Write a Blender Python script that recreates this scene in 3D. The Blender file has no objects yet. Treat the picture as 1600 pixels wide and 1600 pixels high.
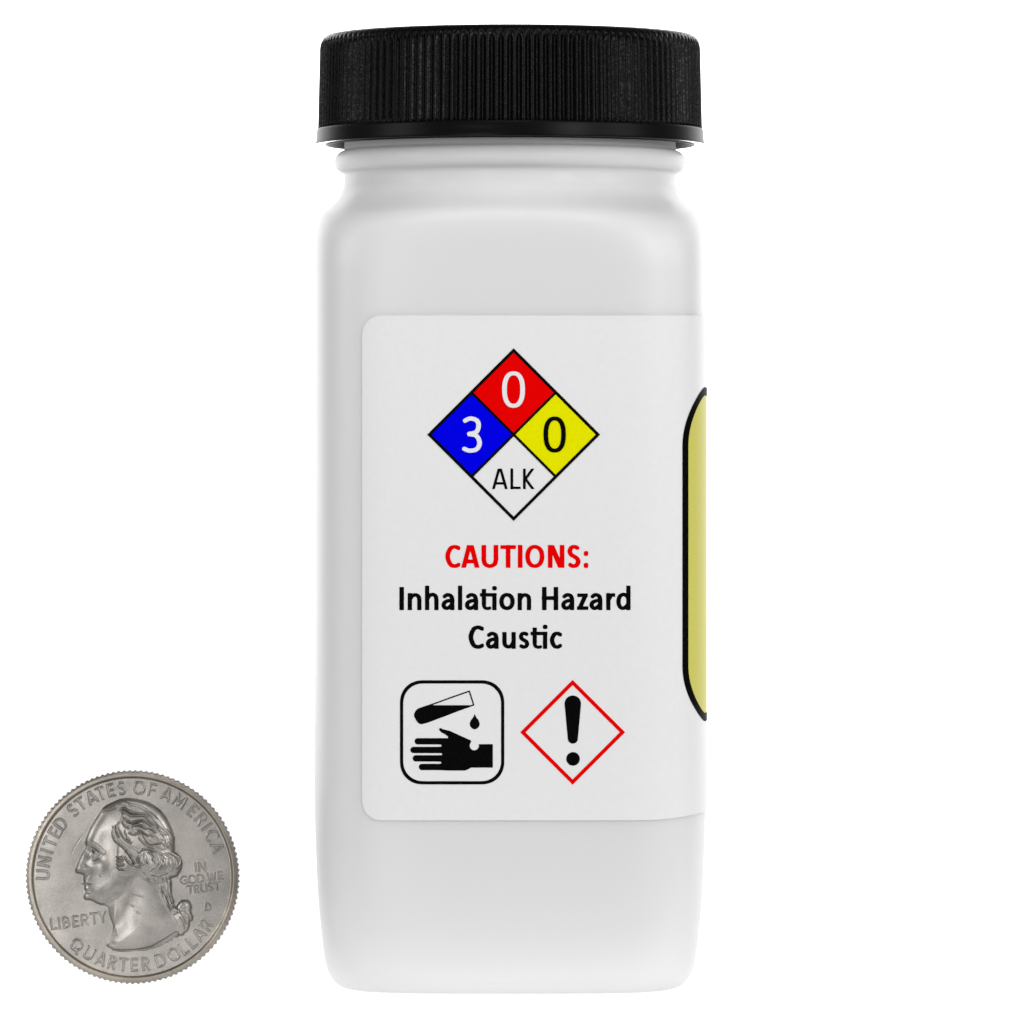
import bpy, math, random
import numpy as np
from mathutils import Vector

# ---------------------------------------------------------------- scale, camera, light
S = 0.000072            # metres per photograph pixel in the plane of the bottle axis
D = 12460.0             # camera distance in those pixels (about 0.9 m)
GY = 1538.0             # picture row of the table in the plane of the axis
AX = 797.0              # picture column of the bottle axis
scene = bpy.context.scene
COL = scene.collection

cam_d = bpy.data.cameras.new("camera")
cam = bpy.data.objects.new("camera", cam_d)
COL.objects.link(cam)
cam.location = (0.0, -D * S, (GY - 800) * S)
cam.rotation_euler = (math.radians(90), 0, 0)
cam_d.sensor_width = 36
cam_d.lens = 36 * D / 1600.0
cam_d.clip_start = 0.01
cam_d.clip_end = 50
scene.camera = cam

world = bpy.data.worlds.new("World")
scene.world = world
world.use_nodes = True
bg = world.node_tree.nodes["Background"]
bg.inputs[0].default_value = (1, 1, 1, 1)
bg.inputs[1].default_value = 0.22

def area(name, loc, target, sx, sy, power, color=(1, 1, 1)):
    l = bpy.data.lights.new(name, 'AREA')
    l.shape = 'RECTANGLE'
    l.size, l.size_y = sx, sy
    l.energy = power
    l.color = color
    o = bpy.data.objects.new(name, l)
    COL.objects.link(o)
    o.location = loc
    o.rotation_euler = (Vector(target) - Vector(loc)).to_track_quat('-Z', 'Y').to_euler()
    return o

TABLE_GLOW = 1.0
area("overhead_softbox", (0.0, -0.27, 0.36), (0, 0, 0.07), 0.17, 0.12, 0.42)
area("left_softbox", (-0.33, -1.02, 0.07), (-0.02, 0, 0.05), 0.24, 0.28, 2.9)
area("right_softbox", (0.60, -0.78, 0.30), (0.02, 0, 0.05), 0.24, 0.30, 4.3)
area("left_side_fill", (-0.80, -0.30, 0.30), (-0.02, 0, 0.055), 0.30, 0.30, 2.3)
area("right_side_fill", (0.80, -0.30, 0.30), (0.02, 0, 0.055), 0.30, 0.30, 2.0)

scene.view_settings.view_transform = 'Standard'
scene.view_settings.look = 'None'
scene.view_settings.exposure = 0
scene.view_settings.gamma = 1
scene.cycles.use_denoising = True
scene.cycles.max_bounces = 8

# ---------------------------------------------------------------- materials
def mat(name, color, rough=0.5, metal=0.0, spec=0.5, **kw):
    m = bpy.data.materials.new(name)
    m.use_nodes = True
    b = m.node_tree.nodes["Principled BSDF"]
    b.inputs["Base Color"].default_value = (*color, 1)
    b.inputs["Roughness"].default_value = rough
    b.inputs["Metallic"].default_value = metal
    b.inputs["Specular IOR Level"].default_value = spec
    for k, v in kw.items():
        b.inputs[k].default_value = v
    return m

def N(m, kind, **props):
    n = m.node_tree.nodes.new(kind)
    for k, v in props.items():
        setattr(n, k, v)
    return n

def noise(m, scale, detail=2, rough=0.5, stretch=None):
    tc = N(m, 'ShaderNodeTexCoord')
    n = N(m, 'ShaderNodeTexNoise')
    n.inputs['Scale'].default_value = scale
    n.inputs['Detail'].default_value = detail
    n.inputs['Roughness'].default_value = rough
    src = tc.outputs['Object']
    if stretch:
        mp = N(m, 'ShaderNodeMapping')
        mp.inputs['Scale'].default_value = stretch
        m.node_tree.links.new(src, mp.inputs[0])
        src = mp.outputs[0]
    m.node_tree.links.new(src, n.inputs['Vector'])
    return n.outputs['Fac']

def remap(m, fac, a, b, lo, hi):
    r = N(m, 'ShaderNodeMapRange')
    r.inputs[1].default_value, r.inputs[2].default_value = a, b
    r.inputs[3].default_value, r.inputs[4].default_value = lo, hi
    m.node_tree.links.new(fac, r.inputs[0])
    return r.outputs[0]

def bump(m, fac, strength, dist, prev=None):
    b = N(m, 'ShaderNodeBump')
    b.inputs['Strength'].default_value = strength
    b.inputs['Distance'].default_value = dist
    m.node_tree.links.new(fac, b.inputs['Height'])
    if prev is not None:
        m.node_tree.links.new(prev, b.inputs['Normal'])
    return b.outputs[0]

def plug(m, out, sock):
    m.node_tree.links.new(out, m.node_tree.nodes["Principled BSDF"].inputs[sock])

def mixcol(m, fac, c1, c2):
    x = N(m, 'ShaderNodeMix', data_type='RGBA')
    x.inputs[6].default_value = (*c1, 1)
    x.inputs[7].default_value = (*c2, 1)
    m.node_tree.links.new(fac, x.inputs[0])
    return x.outputs[2]

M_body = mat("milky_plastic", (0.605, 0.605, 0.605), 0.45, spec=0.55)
_b = M_body.node_tree.nodes["Principled BSDF"]
_b.inputs["Subsurface Weight"].default_value = 0.5
_b.inputs["Subsurface Radius"].default_value = (1, 1, 1)
_b.inputs["Subsurface Scale"].default_value = 0.004
_b.inputs["Coat Weight"].default_value = 0.0
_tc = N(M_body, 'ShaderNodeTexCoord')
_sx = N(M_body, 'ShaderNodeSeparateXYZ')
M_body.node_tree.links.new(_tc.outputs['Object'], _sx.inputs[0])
plug(M_body, remap(M_body, _sx.outputs[2], 1205 * S, 1240 * S, 0.55, 0.10), "Specular IOR Level")      # specular lowered up the neck: its shaded edges are put into the material
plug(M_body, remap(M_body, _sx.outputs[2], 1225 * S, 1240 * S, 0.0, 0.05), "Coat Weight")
_b.inputs["Coat Roughness"].default_value = 0.05

M_cap = mat("black_plastic", (0.0010, 0.0010, 0.0010), 0.32, spec=0.08)
_n = noise(M_cap, 4200, 2, 0.6)
plug(M_cap, bump(M_cap, _n, 0.35, 0.00006), "Normal")
plug(M_cap, remap(M_cap, noise(M_cap, 3500, 2), 0.35, 0.65, 0.20, 0.46), "Roughness")

M_band = mat("smooth_black_plastic", (0.002, 0.002, 0.002), 0.36, spec=0.06)
plug(M_band, bump(M_band, noise(M_band, 700, 2), 0.08, 0.00004), "Normal")

M_label = mat("label_paper", (0.66, 0.66, 0.66), 0.5, spec=0.4)
_n = noise(M_label, 1500, 4, 0.6)
plug(M_label, bump(M_label, noise(M_label, 1, 3, 0.6, (500, 500, 3500)), 0.10, 0.00003), "Normal")
plug(M_label, mixcol(M_label, remap(M_label, _n, 0.3, 0.7, 0, 1), (0.65, 0.65, 0.65), (0.67, 0.67, 0.67)), "Base Color")

def ink(name, c, c2=None):
    m = mat(name, c, 0.55, spec=0.01)
    if c2:
        plug(m, mixcol(m, remap(m, noise(m, 2600, 3), 0.35, 0.65, 0, 1), c, c2), "Base Color")
    return m
M_black = ink("black_ink", (0.0015, 0.0015, 0.0015), (0.0025, 0.0025, 0.0025))
M_red = ink("red_ink", (0.68, 0.0, 0.0), (0.65, 0.0, 0.0))
M_blue = ink("blue_ink", (0.0, 0.0, 0.68), (0.0, 0.0, 0.65))
M_yellow = ink("yellow_ink", (0.68, 0.67, 0.0), (0.65, 0.64, 0.0))
M_panel = ink("dull_yellow_ink", (0.52, 0.485, 0.09), (0.50, 0.47, 0.085))
M_panel.node_tree.nodes["Principled BSDF"].inputs["Specular IOR Level"].default_value = 0.25
M_white = ink("white_ink", (0.67, 0.66, 0.67), (0.69, 0.68, 0.69))

def metal_mat(name, c1, c2, r0, r1):
    m = mat(name, c1, 0.4, metal=1.0)
    g = noise(m, 6500, 3, 0.75)
    big = noise(m, 260, 4, 0.6)
    both = N(m, 'ShaderNodeMath', operation='ADD')
    m.node_tree.links.new(remap(m, big, 0.35, 0.65, -0.1, 0.7), both.inputs[0])
    m.node_tree.links.new(remap(m, noise(m, 7500, 2, 0.6), 0.3, 0.7, -0.25, 0.55), both.inputs[1])
    plug(m, mixcol(m, both.outputs[0], c1, c2), "Base Color")
    plug(m, remap(m, noise(m, 700, 4, 0.65), 0.3, 0.7, r0, r1), "Roughness")
    scr = noise(m, 1, 3, 0.7, (900, 900, 5200))
    plug(m, bump(m, scr, 0.10, 0.00002, bump(m, g, 0.3, 0.00002)), "Normal")
    return m
M_coin = metal_mat("worn_nickel", (0.33, 0.307, 0.284), (0.215, 0.205, 0.19), 0.34, 0.44)
M_rim = metal_mat("copper_tinged_nickel", (0.33, 0.295, 0.245), (0.225, 0.205, 0.18), 0.36, 0.46)

# ---------------------------------------------------------------- 2-D drawing kit (signed distances on small rasters)
def catmull(pts, n=10):
    p = [np.array(q, float) for q in pts]
    p = [2 * p[0] - p[1]] + p + [2 * p[-1] - p[-2]]
    out = []
    for i in range(1, len(p) - 2):
        for k in range(n):
            t = k / n
            out.append(0.5 * (2 * p[i] + (p[i + 1] - p[i - 1]) * t + (2 * p[i - 1] - 5 * p[i] + 4 * p[i + 1] - p[i + 2]) * t * t
                              + (-p[i - 1] + 3 * p[i] - 3 * p[i + 1] + p[i + 2]) * t ** 3))
    out.append(p[-2])
    return [tuple(q) for q in out]

def oval(cx, cy, rx, ry, n=56, e=2.0):
    o = []
    for k in range(n):
        a = 2 * math.pi * k / n
        c, s = math.cos(a), math.sin(a)
        o.append((cx + rx * math.copysign(abs(c) ** (2 / e), c), cy + ry * math.copysign(abs(s) ** (2 / e), s)))
    return o

def sd_stroke(X, Y, pts, wv, wh, closed=False, cap='flat'):
    d = np.full(X.shape, 1e3)
    n = len(pts)
    segs = n if closed else n - 1
    for i in range(segs):
        ax, ay = pts[i]
        bx, by = pts[(i + 1) % n]
        L = math.hypot(bx - ax, by - ay)
        if L < 1e-9:
            continue
        ux, uy = (bx - ax) / L, (by - ay) / L
        w = 0.5 * math.sqrt((wv * uy) ** 2 + (wh * ux) ** 2)
        t = (X - ax) * ux + (Y - ay) * uy
        q = np.abs(-(X - ax) * uy + (Y - ay) * ux)
        over = np.maximum(-t, t - L)
        dd = np.where(over > 0, np.hypot(q, over), q) - w
        if cap == 'flat' and not closed:
            if i == 0:
                dd = np.where(t < 0, np.maximum(q - w, -t), dd)
            if i == segs - 1:
                dd = np.where(t > L, np.maximum(q - w, t - L), dd)
        d = np.minimum(d, dd)
    return d

def sd_poly(X, Y, pts):
    d = np.full(X.shape, 1e18)
    s = np.ones(X.shape)
    n = len(pts)
    for i in range(n):
        ax, ay = pts[i]
        bx, by = pts[i - 1]
        ex, ey = bx - ax, by - ay
        wx, wy = X - ax, Y - ay
        t = np.clip((wx * ex + wy * ey) / max(ex * ex + ey * ey, 1e-12), 0, 1)
        d = np.minimum(d, (wx - ex * t) ** 2 + (wy - ey * t) ** 2)
        c1, c2, c3 = Y >= ay, Y < by, ex * wy > ey * wx
        s = np.where((c1 & c2 & c3) | (~c1 & ~c2 & ~c3), -s, s)
    return s * np.sqrt(d)

def sd_rrect(X, Y, x0, y0, x1, y1, r):
    qx = np.abs(X - (x0 + x1) / 2) - (x1 - x0) / 2 + r
    qy = np.abs(Y - (y0 + y1) / 2) - (y1 - y0) / 2 + r
    return np.hypot(np.maximum(qx, 0), np.maximum(qy, 0)) + np.minimum(np.maximum(qx, qy), 0) - r

def glyph(X, Y, ch, x0, x1, base, H, wv, wh):
    """one letter drawn inside the ink box x0..x1, base-H..base (y runs down)"""
    xl, xr, t, b = x0 + wv / 2, x1 - wv / 2, base - H + wh / 2, base - wh / 2
    ov = H * 0.012
    W, xm = x1 - x0, (x0 + x1) / 2
    def P(u, v):
        return (xl + u * (xr - xl), t + v * (b - t))
    def R(u, v):
        return (xl + u * (xr - xl), t - ov + v * (b - t + 2 * ov))
    st = lambda p, **k: sd_stroke(X, Y, p, wv, wh, **k)
    cu = lambda p, **k: sd_stroke(X, Y, catmull(p), wv, wh, **k)
    top, bot = base - H, base
    band = np.maximum(top - Y, Y - bot)
    U = lambda *a: np.minimum.reduce(a)
    diag = wv
    if ch == 'I' or ch == 'l':
        return st([(xm, top), (xm, bot)])
    if ch == 'C' or ch == 'c':
        k = 0.13 if ch == 'C' else 0.17
        return np.maximum(cu([R(1.12, k * .62), R(.70, 0), R(.26, .10), R(0, .5), R(.26, .90), R(.70, 1), R(1.12, 1 - k * .62)]), X - x1)
    if ch == 'G':
        return U(cu([R(1, .12), R(.65, 0), R(.22, .12), R(0, .5), R(.22, .88), R(.6, 1), R(1, .90)]), st([P(1, 1), P(1, .52)]), st([P(.6, .55), P(1.1, .55)]))
    if ch == 'A':
        a = st([(x0 + diag * .42, bot + H * .1 - 0), (xm - wv * .14, top - H * .05)])
        c = st([(x1 - diag * .42, bot + H * .1), (xm + wv * .14, top - H * .05)])
        y = base - H * 0.28
        bar = st([(x0 + W * .22, y), (x1 - W * .22, y)])
        return np.maximum(U(a, c, bar), band)
    if ch == 'U':
        return U(cu([P(0, .55), P(0, .68), R(.12, .9), R(.5, 1), R(.88, .9), P(1, .68), P(1, .55)]), st([(xl, top), P(0, .6)]), st([(xr, top), P(1, .6)]))
    if ch == 'T':
        return U(st([(x0, t), (x1, t)]), st([(xm, top), (xm, bot)]))
    if ch == 'O' or ch == 'o':
        return sd_stroke(X, Y, oval(xm, (t + b) / 2, (xr - xl) / 2, (b - t) / 2 + ov, e=2.15), wv, wh, closed=True)
    if ch == '0':
        return sd_stroke(X, Y, oval(xm, (t + b) / 2, (xr - xl) / 2, (b - t) / 2 + ov, e=2.35), wv, wh, closed=True)
    if ch == 'Q':
        return U(sd_stroke(X, Y, oval(xm, (t + b) / 2, (xr - xl) / 2, (b - t) / 2), wv, wh, closed=True), st([P(.55, .75), P(1.15, 1.15)]))
    if ch == 'N':
        dg = np.maximum(sd_stroke(X, Y, [(x0 + wv * .62, top - H * .05), (x1 - wv * .62, bot + H * .05)], wv * 1.12, wv), band)
        return U(st([(xl, top), (xl, bot)]), st([(xr, top), (xr, bot)]), dg)
    if ch == 'M':
        return np.maximum(U(st([(xl + W * .06, top), (xl, bot)]), st([(xr - W * .06, top), (xr, bot)]),
                            st([P(.06, -.08), P(.5, .95)]), st([P(.94, -.08), P(.5, .95)])), band)
    if ch == 'W':
        return np.maximum(U(st([P(0, -.1), P(.27, 1.1)]), st([P(.27, 1.1), P(.5, .1)]), st([P(.5, .1), P(.73, 1.1)]), st([P(.73, 1.1), P(1, -.1)])), band)
    if ch == 'Y':
        return np.maximum(U(st([P(0, -.1), P(.5, .52)]), st([P(1, -.1), P(.5, .52)]), st([P(.5, .5), (xm, bot)])), band)
    if ch == 'S' or ch == 's':
        k = R
        return cu([k(.93, .065), k(.58, 0), k(.17, .05), k(.0, .24), k(.17, .41), k(.5, .50), k(.85, .61), k(1, .78), k(.80, .95), k(.38, 1), k(.0, .925)])
    if ch == '3':
        return U(cu([R(.05, .075), R(.42, 0), R(.82, .06), R(.94, .23), R(.78, .42), R(.30, .48)]),
                 cu([R(.30, .48), R(.80, .54), R(1, .75), R(.84, .94), R(.40, 1), R(0, .935)]))
    if ch == ':':
        r = W / 2
        xh = base - H * .74
        return U(sd_rrect(X, Y, x0, base - W * 1.1, x1, base + ov, r * .75), sd_rrect(X, Y, x0, xh, x1, xh + W * 1.1, r * .75))
    if ch == 'L':
        return U(st([(xl, top), (xl, bot)]), st([(x0, b), (x1, b)]))
    if ch == 'E':
        return U(st([(xl, top), (xl, bot)]), st([(x0, b), (x1, b)]), st([(x0, t), (x1, t)]), st([(x0, (t + b) / 2), (x1 - W * .1, (t + b) / 2)]))
    if ch == 'F':
        return U(st([(xl, top), (xl, bot)]), st([(x0, t), (x1, t)]), st([(x0, (t + b) / 2), (x1 - W * .1, (t + b) / 2)]))
    if ch == 'H':
        y = base - H * .52
        return U(st([(xl, top), (xl, bot)]), st([(xr, top), (xr, bot)]), st([(x0, y), (x1, y)]))
    if ch == 'K':
        return np.maximum(U(st([(xl, top), (xl, bot)]), st([(xl + wv * .3, base - H * .48), (x1 - wv * .5, top - H * .06)]),
                            st([(xl + wv * .3, base - H * .52), (x1 - wv * .45, bot + H * .06)])), band)
    if ch == 'D':
        return U(st([(xl, top), (xl, bot)]), cu([P(0, 0), P(.45, 0), P(.86, .16), P(1, .5), P(.86, .84), P(.45, 1), P(0, 1)]))
    if ch == 'B':
        return U(st([(xl, top), (xl, bot)]), cu([P(0, 0), P(.55, 0), P(.9, .24), P(.55, .47), P(0, .47)]), cu([P(0, .47), P(.6, .47), P(1, .73), P(.6, 1), P(0, 1)]))
    if ch == 'R':
        return np.maximum(U(st([(xl, top), (xl, bot)]), cu([P(0, 0), P(.55, 0), P(.9, .25), P(.55, .52), P(0, .52)]), st([P(.45, .5), (x1 - wv * .4, bot + H * .06)])), band)
    if ch == 'n':
        return U(st([(xl, top), (xl, bot)]), cu([P(0, .34), P(.24, .09), P(.60, 0), P(.92, .13), P(1, .42), P(1, .7)]), st([P(1, .5), (xr, bot)]))
    if ch == 'h':          # H is the ascender height here; the arch starts at the x-height
        xt = base - H * .71 + wh / 2
        Q = lambda u, v: (xl + u * (xr - xl), xt + v * (b - xt))
        return U(st([(xl, top), (xl, bot)]), cu([Q(0, .34), Q(.24, .09), Q(.60, 0), Q(.92, .13), Q(1, .42), Q(1, .7)]), st([Q(1, .5), (xr, bot)]))
    if ch == 'u':
        return U(st([(xr, top), (xr, bot)]), cu([P(0, .3), P(0, .58), P(.08, .87), P(.42, 1), P(.76, .90), P(1, .62)]), st([(xl, top), P(0, .45)]))
    if ch == 'a':
        return U(cu([P(.06, .13), P(.45, -.01), P(.86, .09), P(1, .38), P(1, .6)]), st([P(1, .4), (xr, bot)]),
                 cu([P(1, .44), P(.55, .44), P(.14, .56), P(0, .76), P(.12, .95), P(.38, 1.01), P(.72, .91), P(1, .68)]))
    if ch == 'z':
        dg = np.maximum(st([(x1 - wv * .55, t), (x0 + wv * .55, b)]), band)
        return U(st([(x0 + W * .02, t), (x1 - W * .03, t)]), st([(x0, b), (x1, b)]), dg)
    if ch == 'r':
        return np.maximum(U(st([(xl, top), (xl, bot)]), cu([(xl, t + (b - t) * .40), (x0 + W * .50, t + (b - t) * .07), (x0 + W * .78, t), (x1 + wh * .3, t + (b - t) * .05)])), X - x1)
    if ch == 'd':
        xt = base - H * .71 + wh / 2
        Q = lambda u, v: (xl + u * (xr - xl), xt + v * (b - xt))
        return U(st([(xr, top), (xr, bot)]), cu([Q(1, .26), Q(.78, .07), Q(.48, 0), Q(.14, .14), Q(0, .5), Q(.12, .86), Q(.42, 1.01), Q(.74, .92), Q(1, .70)]))
    raise ValueError(ch)

def fill(fn, x0, y0, x1, y1, step, maxrun=16, merge=True):
    """triangulated inside of fn(X, Y) < 0, returned as verts (n,2) and faces"""
    nx, ny = int(math.ceil((x1 - x0) / step)), int(math.ceil((y1 - y0) / step))
    gx, gy = x0 + np.arange(nx + 1) * step, y0 + np.arange(ny + 1) * step
    X, Y = np.meshgrid(gx, gy)
    F = fn(X, Y)
    F = np.where(np.abs(F) < 1e-6, 1e-6, F)
    ins = F < 0
    cnt = ins[:-1, :-1].astype(int) + ins[1:, :-1] + ins[:-1, 1:] + ins[1:, 1:]
    V, idx, faces = [], {}, []
    def vid(key, x, y):
        if key not in idx:
            idx[key] = len(V)
            V.append((x, y))
        return idx[key]
    for j, i in zip(*np.nonzero((cnt > 0) & (cnt < 4))):
        c = [(j, i), (j, i + 1), (j + 1, i + 1), (j + 1, i)]
        poly = []
        for k in range(4):
            a, b = c[k], c[(k + 1) % 4]
            fa, fb = F[a], F[b]
            if fa < 0:
                poly.append(vid(a, gx[a[1]], gy[a[0]]))
            if (fa < 0) != (fb < 0):
                t = fa / (fa - fb)
                key = (min(a, b), max(a, b))
                poly.append(vid(key, gx[a[1]] + (gx[b[1]] - gx[a[1]]) * t, gy[a[0]] + (gy[b[0]] - gy[a[0]]) * t))
        if len(poly) >= 3:
            faces.append(poly)
    for j in range(ny):
        row = cnt[j] == 4
        i = 0
        while i < nx:
            if not row[i]:
                i += 1
                continue
            k = i
            lim = i + (maxrun if merge else 1)
            while k < nx and row[k] and k < lim:
                k += 1
            faces.append([vid((j, i), gx[i], gy[j]), vid((j, k), gx[k], gy[j]), vid((j + 1, k), gx[k], gy[j + 1]), vid((j + 1, i), gx[i], gy[j + 1])])
            i = k
    return np.array(V), faces

# ---------------------------------------------------------------- object helpers
def mesh_obj(name, verts, faces, m, parent=None, smooth=True, normals=None):
    me = bpy.data.meshes.new(name)
    me.from_pydata([tuple(v) for v in np.asarray(verts, float)], [], [list(map(int, f)) for f in faces])
    me.materials.append(m)
    if smooth:
        me.polygons.foreach_set("use_smooth", [True] * len(me.polygons))
    me.update()
    if normals is not None:
        me.normals_split_custom_set_from_vertices([tuple(n) for n in normals])
    o = bpy.data.objects.new(name, me)
    COL.objects.link(o)
    o.parent = parent
    return o

def thing(name, label, cat, loc):
    o = bpy.data.objects.new(name, None)
    COL.objects.link(o)
    o.location = loc
    o.empty_display_size = 0.01
    o["label"], o["category"] = label, cat
    return o

def interp_smooth(x, xs, ys):
    """monotone cubic interpolation"""
    xs, ys = np.array(xs, float), np.array(ys, float)
    h = np.diff(xs)
    dl = np.diff(ys) / h
    m = np.zeros(len(xs))
    m[0], m[-1] = dl[0], dl[-1]
    for i in range(1, len(xs) - 1):
        if dl[i - 1] * dl[i] > 0:
            w1, w2 = 2 * h[i] + h[i - 1], h[i] + 2 * h[i - 1]
            m[i] = (w1 + w2) / (w1 / dl[i - 1] + w2 / dl[i])
    x = np.clip(np.asarray(x, float), xs[0], xs[-1])
    k = np.clip(np.searchsorted(xs, x) - 1, 0, len(xs) - 2)
    t = (x - xs[k]) / h[k]
    return ((2 * t ** 3 - 3 * t ** 2 + 1) * ys[k] + (t ** 3 - 2 * t ** 2 + t) * h[k] * m[k]
            + (-2 * t ** 3 + 3 * t ** 2) * ys[k + 1] + (t ** 3 - t ** 2) * h[k] * m[k + 1])

# ---------------------------------------------------------------- light table: one seamless glowing white sheet, floor into back wall
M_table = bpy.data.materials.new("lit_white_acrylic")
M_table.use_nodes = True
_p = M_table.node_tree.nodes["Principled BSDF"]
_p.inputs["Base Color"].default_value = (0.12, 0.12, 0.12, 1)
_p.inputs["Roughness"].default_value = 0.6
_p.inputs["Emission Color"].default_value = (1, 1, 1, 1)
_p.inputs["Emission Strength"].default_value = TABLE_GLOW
prof = [(-0.038, -0.5)]
for k in range(9):
    a = math.radians(90 * k / 8)
    prof.append((-0.030 - 0.008 * math.cos(a), -0.008 + 0.008 * math.sin(a)))
prof.append((0.30, 0.0))
for k in range(1, 13):
    a = math.radians(90 * k / 12)
    prof.append((0.30 + 0.25 * math.sin(a), 0.25 - 0.25 * math.cos(a)))
prof.append((0.55, 0.42))
V = [(x, y, z) for (y, z) in prof for x in (-0.55, 0.55)]
Fc = [(2 * i, 2 * i + 1, 2 * i + 3, 2 * i + 2) for i in range(len(prof) - 1)]
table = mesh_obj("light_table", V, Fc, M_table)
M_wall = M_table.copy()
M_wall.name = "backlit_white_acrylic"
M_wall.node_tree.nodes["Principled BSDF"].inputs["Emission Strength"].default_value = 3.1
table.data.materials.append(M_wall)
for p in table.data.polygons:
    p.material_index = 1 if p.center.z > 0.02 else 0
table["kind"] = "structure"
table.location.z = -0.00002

# ---------------------------------------------------------------- bottle
bottle = thing("bottle", "square milky white plastic bottle with ribbed black screw cap and hazard label", "bottle", ((AX - 800) * S, 0, 0))

NB = 5.2
A_Z = [(0, 250), (3, 262), (8, 270), (16, 277), (30, 284), (55, 289), (95, 293.5), (140, 297.5), (200, 300.5), (260, 302.5), (330, 303.5),
       (1150, 303.5), (1168, 303), (1180, 302), (1192, 299), (1200, 295), (1207, 289), (1213, 281.5), (1219, 274.5), (1227, 268), (1236, 263), (1247, 260.2), (1258, 259.5)]
N_Z = [(0, 4.0), (60, NB - .3), (140, NB), (1110, NB), (1150, 4.8), (1175, 4.2), (1195, 3.4), (1212, 2.6), (1230, 2.12), (1247, 2.0), (1258, 2.0)]
az = lambda z: interp_smooth(z, *zip(*A_Z))
nz = lambda z: interp_smooth(z, *zip(*N_Z))

def ring(phi, a, n):
    c, s = np.abs(np.cos(phi)), np.abs(np.sin(phi))
    r = a / (c ** n + s ** n) ** (1.0 / n)
    return r * np.sin(phi), -r * np.cos(phi)

zs = list(np.concatenate([[0, 1, 2, 3.5, 5.5, 8, 11, 15, 20, 26, 33, 42, 52, 65, 80, 100, 125, 150, 180, 220, 260, 300], np.arange(350, 1100, 30),
                          np.arange(1110, 1258, 3.0)]))
NT = 288
ph = np.arange(NT) / NT * 2 * np.pi
verts, faces = [], []
rows = []
def add_row(x, y, z):
    i0 = len(verts)
    for k in range(NT):
        verts.append((x[k], y[k], z if np.isscalar(z) else z[k]))
    rows.append(i0)
for r0, z0 in ((2, 7), (120, 6.5), (200, 4), (232, 0.8), (243, 0.0)):
    x, y = ring(ph, r0, 3.2 if r0 > 100 else 2)
    add_row(x, y, z0)
for z in zs[0:]:
    x, y = ring(ph, float(az(z)), float(nz(z)))
    add_row(x, y, float(z) if z > 0 else 0.3)
for z, r in [(1260, 259.5), (1264, 259.7), (1266, 262)]:
    pass
# neck with its transfer bead, then the hidden part inside the cap
nk = [(1260, 259.5), (1264, 259.7), (1266.3, 261)]
for k in range(1, 16):
    a = math.radians(-78 + 156 * k / 15)
    nk.append((1284 + 17.6 * math.sin(a), 258.5 + 16 * math.cos(a)))
nk += [(1301.8, 260), (1304, 259), (1312, 258.8), (1330, 258.8), (1430, 258), (1434, 255), (1434, 240), (1400, 238)]
for z, r in nk:
    x, y = ring(ph, r, 2.0)
    add_row(x, y, z)
faces.append(list(range(rows[0], rows[0] + NT))[::-1])
for a, b in zip(rows[:-1], rows[1:]):
    for k in range(NT):
        k2 = (k + 1) % NT
        faces.append((a + k, a + k2, b + k2, b + k))
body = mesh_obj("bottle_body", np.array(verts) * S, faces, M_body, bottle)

# cap: ribbed skirt with rounded shoulder, hollow underneath
NR, RS = 134, 10
NC = NR * RS
pc = np.arange(NC) / NC * 2 * np.pi
groove = np.tile(np.array([0.0, .17, .39, .64, .90, 1.0, .90, .64, .39, .17]), NR)      # 1 = crest of a rib
cap_rows = [(1.0, 1480.5, 0), (150, 1481, 0), (262, 1481.6, 0), (270, 1483.4, 0), (277, 1483.6, 0), (284, 1482.4, 0), (289, 1480, 0), (292.5, 1476, 0.0), (295, 1471, 0.25), (296.5, 1466, .8), (297.3, 1460, 1)]
for z in np.linspace(1452, 1342, 14):
    cap_rows.append((297.4 + (1452 - z) / 110 * 2.6, z, 1))
cap_rows += [(300.3, 1336.5, 1), (300.6, 1335.5, 0.15), (300.8, 1334.8, 0)]
cv, cf = [], []
for r, z, amp in cap_rows:
    rr = r - 6.5 * amp * (1 - groove)
    cv += [(rr[k] * math.sin(pc[k]), -rr[k] * math.cos(pc[k]), z) for k in range(NC)]
n = len(cap_rows)
for j in range(n - 1):
    for k in range(NC):
        k2 = (k + 1) % NC
        cf.append((j * NC + k, (j + 1) * NC + k, (j + 1) * NC + k2, j * NC + k2))
cf.append(list(range(NC))[::-1][::-1])
cap = mesh_obj("cap", np.array(cv) * S, cf, M_cap, bottle)
cap["label"] = "black screw cap with fine vertical ribs"
# the smooth band at its foot, with the underside and the hollow inside
NBD = 360
pb = np.arange(NBD) / NBD * 2 * np.pi
band_rows = [(300.2, 1336), (301.4, 1335), (302.0, 1333.0), (302.3, 1326), (303.0, 1318), (304.2, 1313.0), (303.8, 1312.0), (303.2, 1311.8), (288.5, 1311.8), (287.8, 1310.4), (286.0, 1310.0), (285.2, 1311.4), (285, 1326), (279, 1330), (277, 1345), (268, 1352), (266, 1430), (200, 1440), (1, 1440)]
bv = [(r * math.sin(a), -r * math.cos(a), z) for r, z in band_rows for a in pb]
bf = [(j * NBD + k, (j + 1) * NBD + k, (j + 1) * NBD + (k + 1) % NBD, j * NBD + (k + 1) % NBD) for j in range(len(band_rows) - 1) for k in range(NBD)]
cband = mesh_obj("cap_band", np.array(bv) * S, bf, M_band, cap)
cband.data.materials.append(mat("polished_black_plastic", (0.002, 0.002, 0.002), 0.03, spec=0.6))
for k, p in enumerate(cband.data.polygons):            # the moulded sealing face under the rim is polished
    if k // NBD in (6, 7):
        p.material_index = 1
        p.use_smooth = False

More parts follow.
